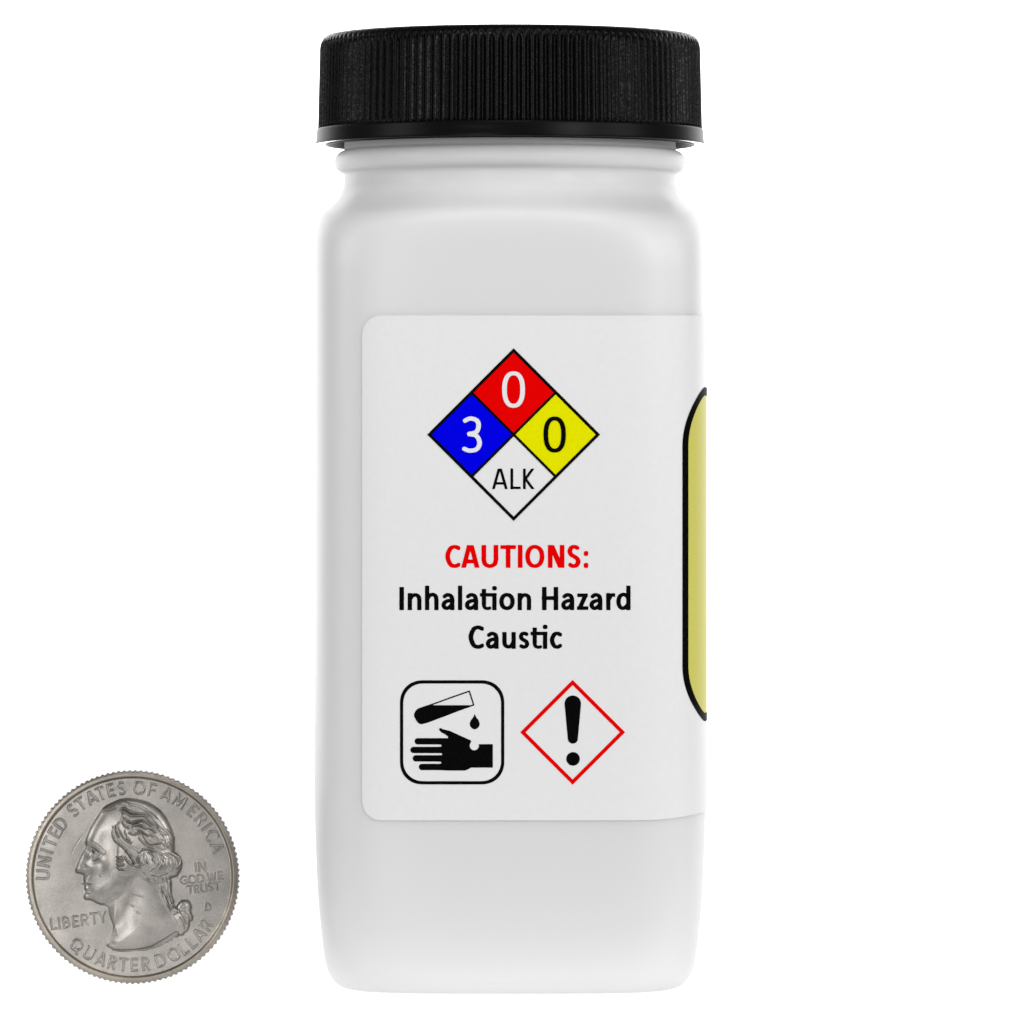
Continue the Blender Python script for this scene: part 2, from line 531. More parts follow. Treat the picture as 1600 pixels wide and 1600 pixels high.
# ---- label sheet, wrapped round three faces
_ph = np.linspace(0, 2 * np.pi, 14401)
_ux, _uy = ring(_ph, 1.0, NB)
_us = np.concatenate([[0], np.cumsum(np.hypot(np.diff(_ux), np.diff(_uy)))])
PER = _us[-1]
def on_body(s, z, off):
    s, z = np.broadcast_arrays(np.asarray(s, float), np.asarray(z, float))
    a = az(z)
    q = np.mod(s / a, PER)
    x, y = np.interp(q, _us, _ux), np.interp(q, _us, _uy)
    nx, ny = np.sign(x) * np.abs(x) ** (NB - 1), np.sign(y) * np.abs(y) ** (NB - 1)
    l = np.hypot(nx, ny)
    return np.stack([x * a + off * nx / l, y * a + off * ny / l, z], -1)
A0 = 303.5
KF = (D - A0 - 1) / D                       # the front face stands nearer to the camera than the axis
def s_of_px(u):                             # picture column on the front face -> distance along the label
    x = (np.asarray(u, float) - 800) * KF + (800 - AX)
    xs = _ux[:3601] * A0
    return np.sign(x) * np.interp(np.abs(x), xs, _us[:3601] * A0)
def z_of_py(v):
    return (GY - 800) + (800 - np.asarray(v, float)) * KF
Q4 = PER / 4 * A0
lab_l, lab_t, lab_b = float(s_of_px(566)), float(z_of_py(493)), float(z_of_py(1282))
lab_r = 2 * Q4 - lab_l
def sstep(x, a, b):
    t = np.clip((x - a) / (b - a), 0, 1)
    return t * t * (3 - 2 * t)
def lift(s, z):                             # the sheet was stuck on very slightly askew round the corner
    f = (lab_t - z) / (lab_t - lab_b)
    return sstep(s, 205, 330) * (2.0 + 6.0 * f)

lv, lf = fill(lambda X, Y: sd_rrect(X, Y, lab_l, lab_b, lab_r, lab_t, 30), lab_l - 3, lab_b - 3, lab_r + 3, lab_t + 3, 4.0, merge=False)
def on_label(off):
    return on_body(lv[:, 0], lv[:, 1] + lift(lv[:, 0], lv[:, 1]), off)
seen = {}
for f in lf:
    for a, b in zip(f, f[1:] + f[:1]):
        seen[(a, b)] = 1
rim_e = [(a, b) for (a, b) in seen if (b, a) not in seen]
nl = len(lv)
lf = lf + [[b, a, nl + a, nl + b] for a, b in rim_e]            # the cut edge of the paper
P3 = np.concatenate([on_label(1.3), on_label(0.02)])
label = mesh_obj("label", P3 * S, lf, M_label, bottle)
label["label"] = "white paper label with rounded corners wrapped round the side"
_bm = __import__("bmesh").new()
_bm.from_mesh(label.data)
for v in [v for v in _bm.verts if not v.link_faces]:
    _bm.verts.remove(v)
for e in _bm.edges:
    if len(e.link_faces) == 2 and e.calc_face_angle(0) > 0.7:
        e.smooth = False
_bm.to_mesh(label.data)
_bm.free()

def printed(name, fn, box, m, layer=0, step=0.5, lab=None, panel=False):
    """ink on the label: fn drawn in picture coordinates (or label coordinates for the side panel)"""
    v, f = fill(fn, *box, step, 2 if panel else 16)
    if panel:
        s, z = v[:, 0], v[:, 1]
    else:
        s, z = s_of_px(v[:, 0]), z_of_py(v[:, 1])
        f = [q[::-1] for q in f]
    p = on_body(s, z + lift(s, z), 1.3 + 0.35 + 0.35 * layer)
    o = mesh_obj(name, p * S, f, m, label)
    if lab:
        o["label"] = lab
    return o

# hazard diamond (picture coordinates)
CX, CY, RH = 802.6, 679.0, 131.6
l1 = lambda X, Y, cx, cy: (np.abs(X - cx) + np.abs(Y - cy)) / math.sqrt(2)
HH = RH / 2
def quarter(cx, cy):
    return lambda X, Y: l1(X, Y, cx, cy) - (HH - 1.0) / math.sqrt(2)
for nm, cx, cy, m_ in (("red_square", CX, CY - HH, M_red), ("blue_square", CX - HH, CY, M_blue), ("yellow_square", CX + HH, CY, M_yellow)):
    printed(nm, quarter(cx, cy), (cx - HH - 2, cy - HH - 2, cx + HH + 2, cy + HH + 2), m_)
def dia(X, Y):
    r = l1(X, Y, CX, CY) - RH / math.sqrt(2)
    edge = np.abs(r) - 2.4
    a = np.abs((X - CX) + (Y - CY)) / math.sqrt(2) - 2.0
    b = np.abs((X - CX) - (Y - CY)) / math.sqrt(2) - 2.0
    return np.minimum(edge, np.maximum(np.minimum(a, b), r))
printed("diamond_outline", dia, (CX - 138, CY - 138, CX + 138, CY + 138), M_black, 1)

def word(name, letters, base, H, wv, wh, m_, layer=0, lab=None, extra=None):
    """letters: (char, left, right[, height])"""
    def fn(X, Y):
        d = np.full(X.shape, 50.0)
        for L in letters:
            ch, a, b = L[:3]
            h = L[3] if len(L) > 3 else H
            v, w = (L[4], L[5]) if len(L) > 4 else (wv, wh)
            i0, i1 = np.searchsorted(X[0], a - 4), np.searchsorted(X[0], b + 4)
            sl = (slice(None), slice(i0, i1))
            d[sl] = np.minimum(d[sl], glyph(X[sl], Y[sl], ch, a, b, base, h, v, w))
        if extra:
            d = np.minimum(d, extra(X, Y))
        return d
    xs = [L[1] for L in letters] + [L[2] for L in letters]
    return printed(name, fn, (min(xs) - 5, base - H * 1.25, max(xs) + 5, base + 5), m_, layer, lab=lab)

word("digit", [('0', 784.6, 820.2)], 636.4, 55.5, 7.3, 6.2, M_white, 2, "white digit 0 on the red square")
word("digit", [('3', 720.8, 753.0)], 706.8, 55.4, 7.3, 6.4, M_white, 2, "white digit 3 on the blue square")
word("digit", [('0', 849.2, 884.2)], 706.4, 55.0, 7.3, 6.2, M_black, 2, "black digit 0 on the yellow square")
word("letters", [('A', 768.2, 793.8), ('L', 797.6, 813.2), ('K', 817.2, 836.2)], 764.2, 32.0, 4.3, 3.9, M_black, 0, "black letters ALK in the lowest square")

f1 = lambda u: 680 + u / 6.154
word("heading", [('C', f1(97), f1(242)), ('A', f1(248), f1(428)), ('U', f1(445), f1(607)), ('T', f1(628), f1(774)), ('I', f1(797), f1(837)),
                 ('O', f1(866), f1(1050)), ('N', f1(1083), f1(1243)), ('S', f1(1272), f1(1398)), (':', f1(1428), f1(1472))],
     887.1, 35.4, 7.4, 6.1, M_red, 0, "red heading CAUTIONS:")
f2 = lambda u: 610 + u / 8.42
f3 = lambda u: 800 + u / 8.0
XH, ASC = 26.3, 37.9
lc = (XH, 6.8, 5.7)
def dots(items):
    def fn(X, Y):
        d = np.full(X.shape, 50.0)
        for (a, b, c, e, r) in items:
            d = np.minimum(d, sd_rrect(X, Y, a, b, c, e, r))
        return d
    return fn
def lig(xs, stem_x, ixl, ixr, base):
    """the joined t and i: crossbar runs from the t across to the i"""
    def fn(X, Y):
        t = sd_stroke(X, Y, [(stem_x, base - 32.6), (stem_x, base - 9)], 6.8, 5, cap='flat')
        hook = sd_stroke(X, Y, catmull([(stem_x, base - 12), (stem_x + .1, base - 6.5), (stem_x + 2.2, base - 3.1), (stem_x + 6.5, base - 2.2), (stem_x + 9.3, base - 3.0)]), 6.0, 5.0)
        bar = sd_stroke(X, Y, [(xs, base - 23.6), (ixr, base - 23.6)], 6, 5.5)
        i = sd_stroke(X, Y, [((ixl + ixr) / 2, base - 26.1), ((ixl + ixr) / 2, base)], 6.8, 5)
        dot = sd_rrect(X, Y, ixl - .3, base - 37.4, ixr + .5, base - 30.4, 2.9)
        return np.minimum.reduce([t, hook, bar, i, dot])
    return fn
word("word", [('I', f2(120), f2(178), 35.6, 7.2, 6), ('n', f2(228), f2(410), *lc), ('h', f2(455), f2(634), ASC, 6.8, 5.7), ('a', f2(672), f2(843), *lc),
              ('l', f2(891), f2(943), ASC, 6.7, 5), ('a', f2(980), f2(1155), *lc), ('o', f2(1432), 804.3, XH, 7.0, 5.8), ('n', f3(70), f3(240), *lc)],
     953.0, 36, 6.3, 5.2, M_black, 0, "black word Inhalation", extra=lig(f2(1178), f2(1231), f2(1340), f2(1397), 953.0))
word("word", [('H', f3(375), f3(578), 35.6, 7.2, 6.2), ('a', f3(615), f3(778), *lc), ('z', f3(815), f3(951), 25.8, 7.0, 5.7), ('a', f3(968), f3(1130), *lc),
              ('r', f3(1176), f3(1290), *lc), ('d', f3(1303), f3(1481), ASC, 6.8, 5.7)],
     953.0, 36, 6.3, 5.2, M_black, 0, "black word Hazard")
word("word", [('C', f1(320), f1(468), 35.8, 7.5, 6.1), ('a', f1(487), f1(610), *lc), ('u', f1(645), f1(775), 25.8, 6.8, 5.7), ('s', f1(805), f1(905), XH, 6.5, 5.7),
              ('c', f1(1102), f1(1219), XH, 7.0, 5.7)],
     1013.4, 36, 6.3, 5.2, M_black, 0, "black word Caustic", extra=lig(f1(917), f1(957), f1(1036), f1(1077), 1013.4))

# corrosion pictogram; g() turns the enlargement's coordinates into picture ones
g = lambda u, v: (620 + u / 9.143, 1055 + v / 9.143)
gp = lambda L: [g(*q) for q in L]
x0, y0 = g(46, 72)
x1, y1 = g(1536, 1560)
def supr(X, Y, x0, y0, x1, y1, r):         # rounded square with soft corners
    qx = np.maximum(np.abs(X - (x0 + x1) / 2) - (x1 - x0) / 2 + r, 0)
    qy = np.maximum(np.abs(Y - (y0 + y1) / 2) - (y1 - y0) / 2 + r, 0)
    out = (qx ** 2.15 + qy ** 2.15) ** (1 / 2.15) - r
    ins = np.maximum(np.abs(X - (x0 + x1) / 2) - (x1 - x0) / 2, np.abs(Y - (y0 + y1) / 2) - (y1 - y0) / 2)
    return np.where((qx > 0) & (qy > 0), out, ins)
printed("symbol_frame", lambda X, Y: np.maximum(supr(X, Y, x0, y0, x1, y1, 36), -supr(X, Y, x0 + 5.1, y0 + 5.1, x1 - 5.1, y1 - 5.1, 32)),
        (x0 - 2, y0 - 2, x1 + 2, y1 + 2), M_black)
tube_out = gp([(1036, 228), (1098, 424)]) + gp(catmull([(1098, 424), (900, 495), (650, 590), (400, 680), (320, 680), (270, 610), (258, 560), (290, 500), (350, 470), (520, 412), (760, 325), (1036, 228)]))
liquid = gp([(490, 428), (1090, 428), (1050, 448)]) + gp(catmull([(900, 500), (650, 590), (400, 680), (320, 682), (272, 622), (258, 560), (290, 500), (350, 470), (490, 424)]))
printed("test_tube", lambda X, Y: np.minimum(sd_poly(X, Y, liquid), np.abs(sd_poly(X, Y, tube_out)) - 1.1), (*g(230, 200), *g(1130, 710)), M_black)
drop = gp(catmull([(1113, 552), (1135, 600), (1168, 645), (1183, 695), (1165, 745), (1113, 773), (1061, 745), (1043, 695), (1058, 645), (1091, 600), (1113, 552)]))
printed("droplet", lambda X, Y: sd_poly(X, Y, drop), (*g(1020, 535), *g(1200, 790)), M_black)
palm = gp([(620, 760), (760, 796), (1060, 932), (1060, 985), (1172, 985), (1372, 985), (1372, 1320), (1062, 1320), (1020, 1345), (975, 1362), (720, 1362), (600, 1355), (600, 900), (735, 900), (728, 872), (690, 845), (640, 820), (606, 785), (606, 765)])
thumb = gp(catmull([(625, 775), (680, 815), (730, 840)]))
bite = gp([(1107, 1006)])[0]
fing = [((300, 944), (700, 944)), ((240, 1068), (700, 1068)), ((272, 1188), (700, 1188)), ((360, 1311), (720, 1311))]
def hand(X, Y):
    d = sd_poly(X, Y, palm)
    d = np.minimum(d, sd_stroke(X, Y, thumb, 4.6, 4.6, cap='round'))
    for a, b in fing:
        d = np.minimum(d, sd_stroke(X, Y, gp([a, b]), 9.9, 9.9, cap='round'))
    for a, b in (((560, 1006), (625, 1006)), ((560, 1128), (634, 1128)), ((560, 1250), (622, 1250))):   # gaps between the fingers
        d = np.maximum(d, -sd_stroke(X, Y, gp([a, b]), 3.1, 3.1, cap='round'))
    return np.maximum(d, -(np.hypot(X - bite[0], Y - bite[1]) - 7.2))
printed("hand", hand, (*g(180, 735), *g(1390, 1380)), M_black)

# exclamation diamond
ex = lambda u: 600 + u / 3.902
ey = lambda v: 830 + v / 3.902
ecx, ecy, er = ex(1150), ey(1226), 77.8
printed("red_diamond_outline", lambda X, Y: np.abs(l1(X, Y, ecx, ecy) - er / math.sqrt(2)) - 2.95, (ecx - 86, ecy - 86, ecx + 86, ecy + 86), M_red)
def bang(X, Y):
    t = np.clip((Y - ey(1054)) / (ey(1266) - ey(1054)), 0, 1)
    return np.hypot(X - ex(1151), Y - (ey(1052) + t * (ey(1264) - ey(1052)))) - (12.9 + (7.9 - 12.9) * t)
printed("exclamation_mark", lambda X, Y: np.minimum(bang(X, Y), np.hypot(X - ex(1152.5), Y - ey(1388)) - 10.6), (ex(1090), ey(990), ex(1215), ey(1440)), M_black)

# yellow panel on the neighbouring face
def col_of(s):
    p = on_body(s, 700.0, 1.7)
    return 800 + (p[..., 0] + AX - 800) / (D + p[..., 1]) * D
ss = np.linspace(150, 420, 2000)
sl = float(np.interp(1066.3, col_of(ss), ss))
kk = (D - 235) / D
pt, pbm = (GY - 800) + (800 - 603) * kk, (GY - 800) + (800 - 1131) * kk
srt = 2 * Q4 - sl
printed("yellow_panel", lambda X, Y: sd_rrect(X, Y, sl + 6, pbm - 4 + 6, srt - 6, pt - 4 - 6, 84), (sl, pbm - 6, srt, pt), M_panel, 0, 2.0, panel=True)
printed("panel_border", lambda X, Y: np.abs(sd_rrect(X, Y, sl + 6.5, pbm - 4 + 6.5, srt - 6.5, pt - 4 - 6.5, 84)) - 6.5, (sl - 4, pbm - 8, srt + 4, pt + 2), M_black, 1, 1.2, panel=True)

# ---------------------------------------------------------------- coin
COX, COY, RC = 207.4, 1370.4, 168.0
g0x, g0y, GS = COX - 170, COY - 170, 0.5
GN = int(340 / GS) + 1
gx1, gy1 = g0x + np.arange(GN) * GS, g0y + np.arange(GN) * GS
GX, GYY = np.meshgrid(gx1, gy1)
Hh = np.zeros_like(GX)
def win(xa, ya, xb, yb):
    i0, i1 = max(0, int((xa - g0x) / GS)), min(GN, int((xb - g0x) / GS) + 2)
    j0, j1 = max(0, int((ya - g0y) / GS)), min(GN, int((yb - g0y) / GS) + 2)
    return (slice(j0, j1), slice(i0, i1))
ra = lambda L: [(110 + u / 13.333, 1240 + v / 13.333) for u, v in L]
rb = lambda L: [(190 + u / 13.333, 1240 + v / 13.333) for u, v in L]
rc = lambda L: [(110 + u / 11.43, 1360 + v / 11.43) for u, v in L]
rd = lambda L: [(200 + u / 11.43, 1360 + v / 11.43) for u, v in L]

bust = [(200, 1247.1), (188.75, 1248.6), (177.5, 1253.1), (166.25, 1258.75), (160.25, 1263.5), (157, 1268.5), (152, 1276), (146, 1285), (140.75, 1294.75), (136.25, 1304.5), (134.4, 1310),
        (134.4, 1316.5), (134.8, 1321), (133.25, 1327), (128, 1334.5), (124.25, 1342), (121.25, 1349.5), (118.4, 1356), (117.8, 1359.5), (119.5, 1364), (123, 1364.6), (128, 1365.6), (131.2, 1368), (131, 1373), (131.6, 1378),
        (130.3, 1381.3), (132.6, 1384.2), (132.0, 1388), (134, 1392.2), (131.6, 1397.6), (131.2, 1403), (133.6, 1406.3), (139, 1406.4), (145, 1407.5), (149.4, 1410.2), (156.4, 1413.4), (166, 1415), (170, 1418),
        (170.4, 1424), (173, 1434.4), (177.2, 1445.7), (176.8, 1454.5), (174.7, 1461.5), (171.2, 1468.5), (167.7, 1474.6), (169.5, 1480), (178.2, 1484.4), (193, 1486.3), (210.6, 1486), (226, 1484.2), (249, 1478), (266.5, 1469.4),
        (278.7, 1460.6), (281.4, 1462), (287.5, 1461), (288.4, 1458), (293.6, 1454.5), (296.7, 1447.5), (297.1, 1440.5), (301.5, 1437.9), (302.4, 1431.7), (299.3, 1423.9), (300.2, 1416), (298, 1409), (292.7, 1405.5), (284, 1406),
        (278.7, 1411.6), (276, 1416.9), (273, 1413.4), (272.6, 1406.4), (269, 1396.7), (268.7, 1386), (269, 1377.5), (267.4, 1372), (277, 1369.6), (283, 1360), (284.8, 1354), (285.2, 1347), (282.2, 1339), (277.8, 1333.8), (273.4, 1331),
        (273.4, 1322.5), (273.2, 1307.5), (269.5, 1294.8), (262, 1279.8), (253, 1267.8), (242.5, 1259.5), (230.5, 1253), (216, 1249), (208, 1247.6)]
hair = [(162, 1267.5), (168, 1264.5), (174, 1263.8), (182, 1260.5), (188.7, 1264.7), (191.4, 1273.7), (185, 1286), (177.5, 1291.7), (175.8, 1304.5), (178.5, 1312), (184.5, 1319.5), (183.5, 1326.2), (183.6, 1336), (183.3, 1347), (184.6, 1355.5),
        (185.8, 1362.6), (190.5, 1367.6), (197.5, 1369), (204.5, 1366.5), (209, 1368), (215, 1365), (220, 1361), (224.5, 1373), (233.2, 1379), (238.5, 1378.4), (245.5, 1385.4), (250, 1397.6), (254.2, 1410.7), (261.2, 1421.2), (270, 1431.7),
        (277, 1442), (279.6, 1452.7), (279, 1461)]
i_a = bust.index((281.4, 1462))
hair = hair + bust[i_a:] + bust[:5]
head = bust[:36] + [(158, 1413.6), (172, 1410), (184, 1403), (192, 1397.6), (200, 1390), (206, 1380), (209.5, 1371), (216, 1368), (222, 1372), (233, 1381), (246, 1382), (262, 1377)] + bust[bust.index((267.4, 1372)):]
trunc = rc([(660, 1300), (690, 1370), (780, 1405), (950, 1412), (1150, 1400), (1371, 1362)]) + rd([(420, 1340), (600, 1240), (760, 1140), (850, 1085), (905, 1085), (915, 1180), (760, 1260), (560, 1360), (300, 1430), (0, 1450)]) + rc([(900, 1450), (740, 1420), (650, 1350)])

db = sd_poly(GX, GYY, bust)
dhair = sd_poly(GX, GYY, hair)
dhead = sd_poly(GX, GYY, head)
def blur(a, r):
    k = np.exp(-0.5 * (np.arange(-3 * r, 3 * r + 1) / r) ** 2)
    k /= k.sum()
    a = np.apply_along_axis(lambda v: np.convolve(np.pad(v, 3 * r, mode='edge'), k, 'valid'), 0, a)
    return np.apply_along_axis(lambda v: np.convolve(np.pad(v, 3 * r, mode='edge'), k, 'valid'), 1, a)
ib = np.maximum(-db, 0)
rise = lambda d, k: 1 - np.exp(-np.maximum(d, 0) / k)
Hh += 2.2 * rise(ib, 1.3) + 5.5 * rise(ib, 13.0)
ih = np.maximum(-dhead, 0)
Hh += 1.2 * rise(ih, 2.2) + 4.0 * rise(ih, 14.0)
ihh = np.maximum(-dhair, 0)
Hh += 1.0 * rise(ihh, 1.6) + 1.6 * rise(ihh, 8.0)
Hh = blur(Hh, 1)
# sculpted masses (centre, radii, angle, height)
def mound(cx, cy, rx, ry, ang, h):
    R_ = max(rx, ry) * 2.6
    w = win(cx - R_, cy - R_, cx + R_, cy + R_)
    c, s = math.cos(math.radians(ang)), math.sin(math.radians(ang))
    dx, dy = GX[w] - cx, GYY[w] - cy
    Hh[w] += h * np.exp(-((dx * c + dy * s) / rx) ** 2 - ((-dx * s + dy * c) / ry) ** 2) * rise(ib[w], 2.5)
for q in [(150, 1300, 13, 24, 20, 1.0), (139.5, 1333, 4.6, 8, 20, -2.1), (153, 1337, 9, 5, 38, -1.5), (150.3, 1331.5, 3.0, 3.2, 0, 1.5), (146, 1347, 8, 5, -30, -0.8), (158, 1356, 11, 13, 20, 1.3), (125.5, 1356, 4.2, 6.5, 20, 1.2),
          (134.2, 1353.2, 4.2, 2.0, 28, -2.4), (133.5, 1360, 4.6, 4.0, 20, 1.5), (139.5, 1366, 2.5, 7, 25, -0.9), (136, 1378.5, 4.5, 3.2, 0, 1.0), (136, 1388.5, 5, 3, 0, 0.9), (138, 1393.5, 6, 1.8, 0, -0.9), (138, 1401.5, 7, 5, 0, 1.5),
          (176, 1385, 12, 14, 30, 0.9), (184, 1392, 9, 6, -30, -1.4), (171, 1345, 9, 20, 0, -0.6), (164, 1310, 9, 12, 0, -0.7), (177, 1440, 5, 24, 10, 1.3), (196, 1430, 8, 30, 20, -0.9), (214, 1405, 12, 20, 0, -0.6), (215, 1458, 28, 16, 0, 1.2),
          (177, 1473.6, 4.8, 2.2, 5, -2.3), (250, 1345, 18, 14, 0, 1.5), (238, 1352, 12, 12, 0, 0.9), (225, 1310, 26, 20, 30, 0.8), (290, 1412, 7, 6, 0, 0.9), (294, 1430, 6, 9, 0, 0.8), (199, 1352, 7, 10, 0, 1.2), (208, 1354, 5, 9, 10, 1.1)]:
    mound(*q)
def line(pts, w, h):
    c = catmull(pts, 7)
    xs, ys = [p[0] for p in c], [p[1] for p in c]
    wd = win(min(xs) - 3 * w, min(ys) - 3 * w, max(xs) + 3 * w, max(ys) + 3 * w)
    d = sd_stroke(GX[wd], GYY[wd], c, 0, 0, cap='round')
    Hh[wd] += h * np.exp(-(d / w) ** 2)
def lock(pts, w=1.0, h=2.0):              # a lock of hair: ridge with a groove beside it
    line(pts, w, h)
    line([(x - 0.5, y + 2.0) for x, y in pts], w * .85, -h * .75)
for L in [[(700, 360), (740, 320), (840, 310), (950, 265)], [(1040, 320), (1120, 290), (1200, 320), (1250, 380), (1320, 400)], [(1100, 430), (1140, 510), (1210, 570), (1300, 580), (1400, 560), (1500, 540)],
          [(1100, 580), (1150, 650), (1230, 700)], [(1010, 620), (1020, 720), (1080, 830), (1150, 940), (1230, 1000), (1290, 1000)], [(960, 690), (970, 780), (1030, 880)],
          [(900, 690), (890, 800), (920, 920), (1000, 1010), (1100, 1090), (1180, 1160), (1260, 1220), (1310, 1330), (1340, 1430)], [(1150, 780), (1200, 900), (1260, 970)],
          [(1180, 1180), (1240, 1260), (1270, 1310)], [(985, 1290), (1040, 1325), (1100, 1300)], [(985, 1365), (1050, 1395), (1110, 1370)], [(985, 1440), (1050, 1480), (1130, 1460)], [(990, 1510), (1050, 1560), (1130, 1570)],
          [(1150, 1320), (1230, 1420), (1330, 1490), (1480, 1510)], [(1430, 1280), (1460, 1400), (1540, 1470)]]:
    lock(ra(L))
for L in [[(60, 290), (150, 330), (210, 390), (330, 400), (440, 400), (560, 450), (640, 540), (700, 610), (780, 680)], [(20, 370), (120, 390), (200, 450), (330, 450), (450, 450), (540, 490), (620, 570), (680, 640)],
          [(160, 560), (260, 590), (360, 560), (450, 540), (540, 590), (620, 640)], [(360, 740), (440, 760), (500, 810), (570, 850), (680, 860)], [(180, 800), (260, 830), (350, 815), (430, 800)],
          [(450, 830), (500, 920), (560, 1000), (640, 1040), (760, 1020), (830, 1010)], [(380, 900), (460, 1000), (560, 1070), (680, 1120)],
          [(390, 1210), (450, 1150), (600, 1140), (720, 1180), (830, 1250), (880, 1360), (850, 1480)], [(350, 1200), (330, 1330), (380, 1440), (440, 1480)], [(580, 1190), (640, 1230), (700, 1290)],
          [(660, 1350), (710, 1430), (690, 1520), (630, 1590)], [(540, 1340), (550, 1420)], [(100, 1170), (170, 1230), (230, 1350), (270, 1430)], [(430, 650), (520, 700), (640, 720), (720, 790)], [(240, 660), (340, 640), (430, 650)]]:
    lock(rb(L))
for L in [[(940, 750), (1010, 830), (1065, 940)], [(860, 1020), (950, 1140)], [(980, 1010), (1060, 1150)], [(970, 1070), (1050, 1200)], [(810, 770), (930, 860)], [(780, 1070), (900, 1150)], [(740, 770), (860, 850)],
          [(830, 1280), (880, 1390), (860, 1500), (800, 1580)], [(930, 1350), (920, 1470), (870, 1560)], [(1040, 1340), (1080, 1450), (1070, 1540), (1040, 1600)], [(1120, 1330), (1170, 1420), (1170, 1560)],
          [(1200, 1300), (1250, 1400), (1250, 1550)], [(600, 460), (720, 620), (850, 720), (980, 850)], [(100, 180), (250, 270), (420, 330), (600, 400), (760, 520)], [(560, 620), (700, 700), (800, 720)], [(700, 900), (800, 950), (900, 960)]]:
    line(rb(L), 0.8, 1.5)
for L in [[(470, 120), (550, 230), (600, 360), (640, 470), (700, 580), (780, 680)], [(540, 110), (600, 220), (620, 340), (690, 450), (740, 560), (800, 650)], [(620, 110), (700, 210), (715, 300)],
          [(650, 120), (720, 190), (740, 280), (740, 380), (780, 480), (800, 580)], [(430, 60), (560, 90), (650, 60), (720, 30)], [(300, 20), (330, 120), (400, 190)]]:
    lock(rd(L), 1.0, 1.2)
for L in [[(790, 710), (870, 650)], [(820, 790), (900, 730)], [(870, 660), (940, 740), (1000, 850), (1050, 960)], [(930, 740), (1020, 650)], [(1000, 720), (1090, 800), (1110, 900)], [(930, 830), (990, 930), (1030, 1050)], [(290, 40), (340, 120), (390, 160)]]:
    line(rd(L), 0.8, -1.5)
def between(A, B, n, w, h):                 # fine strands combed between two guide lines
    rs = random.Random(len(A) * 7 + n)
    for k in range(n):
        t = (k + 0.5) / n + rs.uniform(-.08, .08)
        line([(a[0] * (1 - t) + b[0] * t, a[1] * (1 - t) + b[1] * t) for a, b in zip(A, B)], w, h * 1.2 * rs.uniform(.7, 1.2))
between(rb([(160, 190), (420, 250), (680, 420), (880, 660), (1000, 900), (1060, 1160)]), rb([(60, 320), (330, 430), (540, 500), (700, 680), (860, 880), (960, 1100)]), 6, 0.75, 1.0)
between(rb([(20, 400), (200, 520), (420, 560), (600, 660), (760, 800), (900, 960)]), rb([(60, 620), (240, 800), (440, 880), (600, 1010), (760, 1060), (900, 1150)]), 5, 0.8, 0.9)
between(ra([(1000, 640), (1050, 820), (1160, 980), (1300, 1060), (1450, 1110)]), ra([(890, 800), (960, 980), (1100, 1110), (1260, 1200), (1330, 1330)]), 4, 0.8, 0.9)
between(rb([(560, 1200), (700, 1280), (740, 1420), (640, 1570)]), rb([(1100, 1240), (1240, 1330), (1255, 1450), (1150, 1580)]), 7, 0.8, 1.1)
between(rb([(400, 1250), (360, 1340), (420, 1440), (500, 1560)]), rb([(540, 1220), (620, 1340), (620, 1430), (560, 1570)]), 3, 0.8, 0.9)
between(rd([(450, 140), (560, 330), (650, 560), (770, 750)]), rd([(770, 150), (775, 320), (790, 480), (825, 610)]), 6, 0.75, 1.1)
line(ra([(340, 1005), (420, 985), (520, 1050), (610, 1130), (690, 1220)]), 2.6, 1.5)      # brow
line(ra([(455, 1110), (530, 1150), (600, 1215)]), 1.0, -2.2)                              # lid crease
line(ra([(470, 1160), (490, 1230), (480, 1330)]), 1.0, -2.0)
line(ra([(480, 1200), (500, 1215)]), 1.2, -2.0)
line(ra([(480, 1385), (560, 1350), (650, 1260)]), 1.4, -1.6)
line(rc([(235, 240), (330, 245), (370, 240)]), 0.9, -1.8)                                 # mouth
line(rc([(605, 545), (700, 500), (800, 440)]), 0.45, -0.8)
line(rc([(700, 630), (770, 560)]), 0.5, -0.7)
line(rc([(300, 522), (340, 515), (400, 530)]), 0.6, -0.8)
line(rc([(800, 990), (840, 1080), (850, 1150)]), 1.0, 0.9)
line(rd([(20, 390), (140, 430), (280, 460)]), 0.8, 0.7)
line(rd([(60, 620), (110, 640)]), 0.7, 0.8)
line(rd([(160, 740), (230, 760)]), 0.8, 0.9)
line(ra([(270, 860), (120, 1070), (30, 1260)]), 0.4, -0.3)                               # scratches in the field
line(rc([(560, 110), (540, 90)]), 0.5, -0.7)

dt = sd_poly(GX, GYY, trunc)
Hh += -2.8 * rise(-dt, 1.2)
bust_mask = db < 0.3

# lettering
text_id = np.zeros_like(GX, int)
def coin_letter(ch, cx, cy, ang, w, h, wt, tid, hh=1.75):
    R_ = max(w, h) * .85
    wd = win(cx - R_, cy - R_, cx + R_, cy + R_)
    c, s = math.cos(ang), math.sin(ang)
    dx, dy = GX[wd] - cx, GYY[wd] - cy
    lx, ly = dx * c + dy * s, -dx * s + dy * c
    d = glyph(lx, ly, ch, -w / 2, w / 2, h / 2, h, wt, wt * .85)
    free = 1 - sstep(ib[wd], 0, 1.5)
    Hh[wd] = np.maximum(Hh[wd], Hh[wd] * (1 - free) + free * (hh * (1 - sstep(d, -1.1, 0.9)) + 0.0))
    text_id[wd] = np.where((d < 1.0) & (db[wd] > 0.3), tid, text_id[wd])
WD = {'I': 4, 'U': 15, 'N': 15, 'T': 14, 'E': 11, 'D': 15, 'S': 11, 'A': 17, 'O': 18, 'F': 11, 'M': 19, 'R': 13, 'C': 15, 'Q': 18, 'L': 11, 'B': 12, 'Y': 14, 'G': 16, 'W': 20}
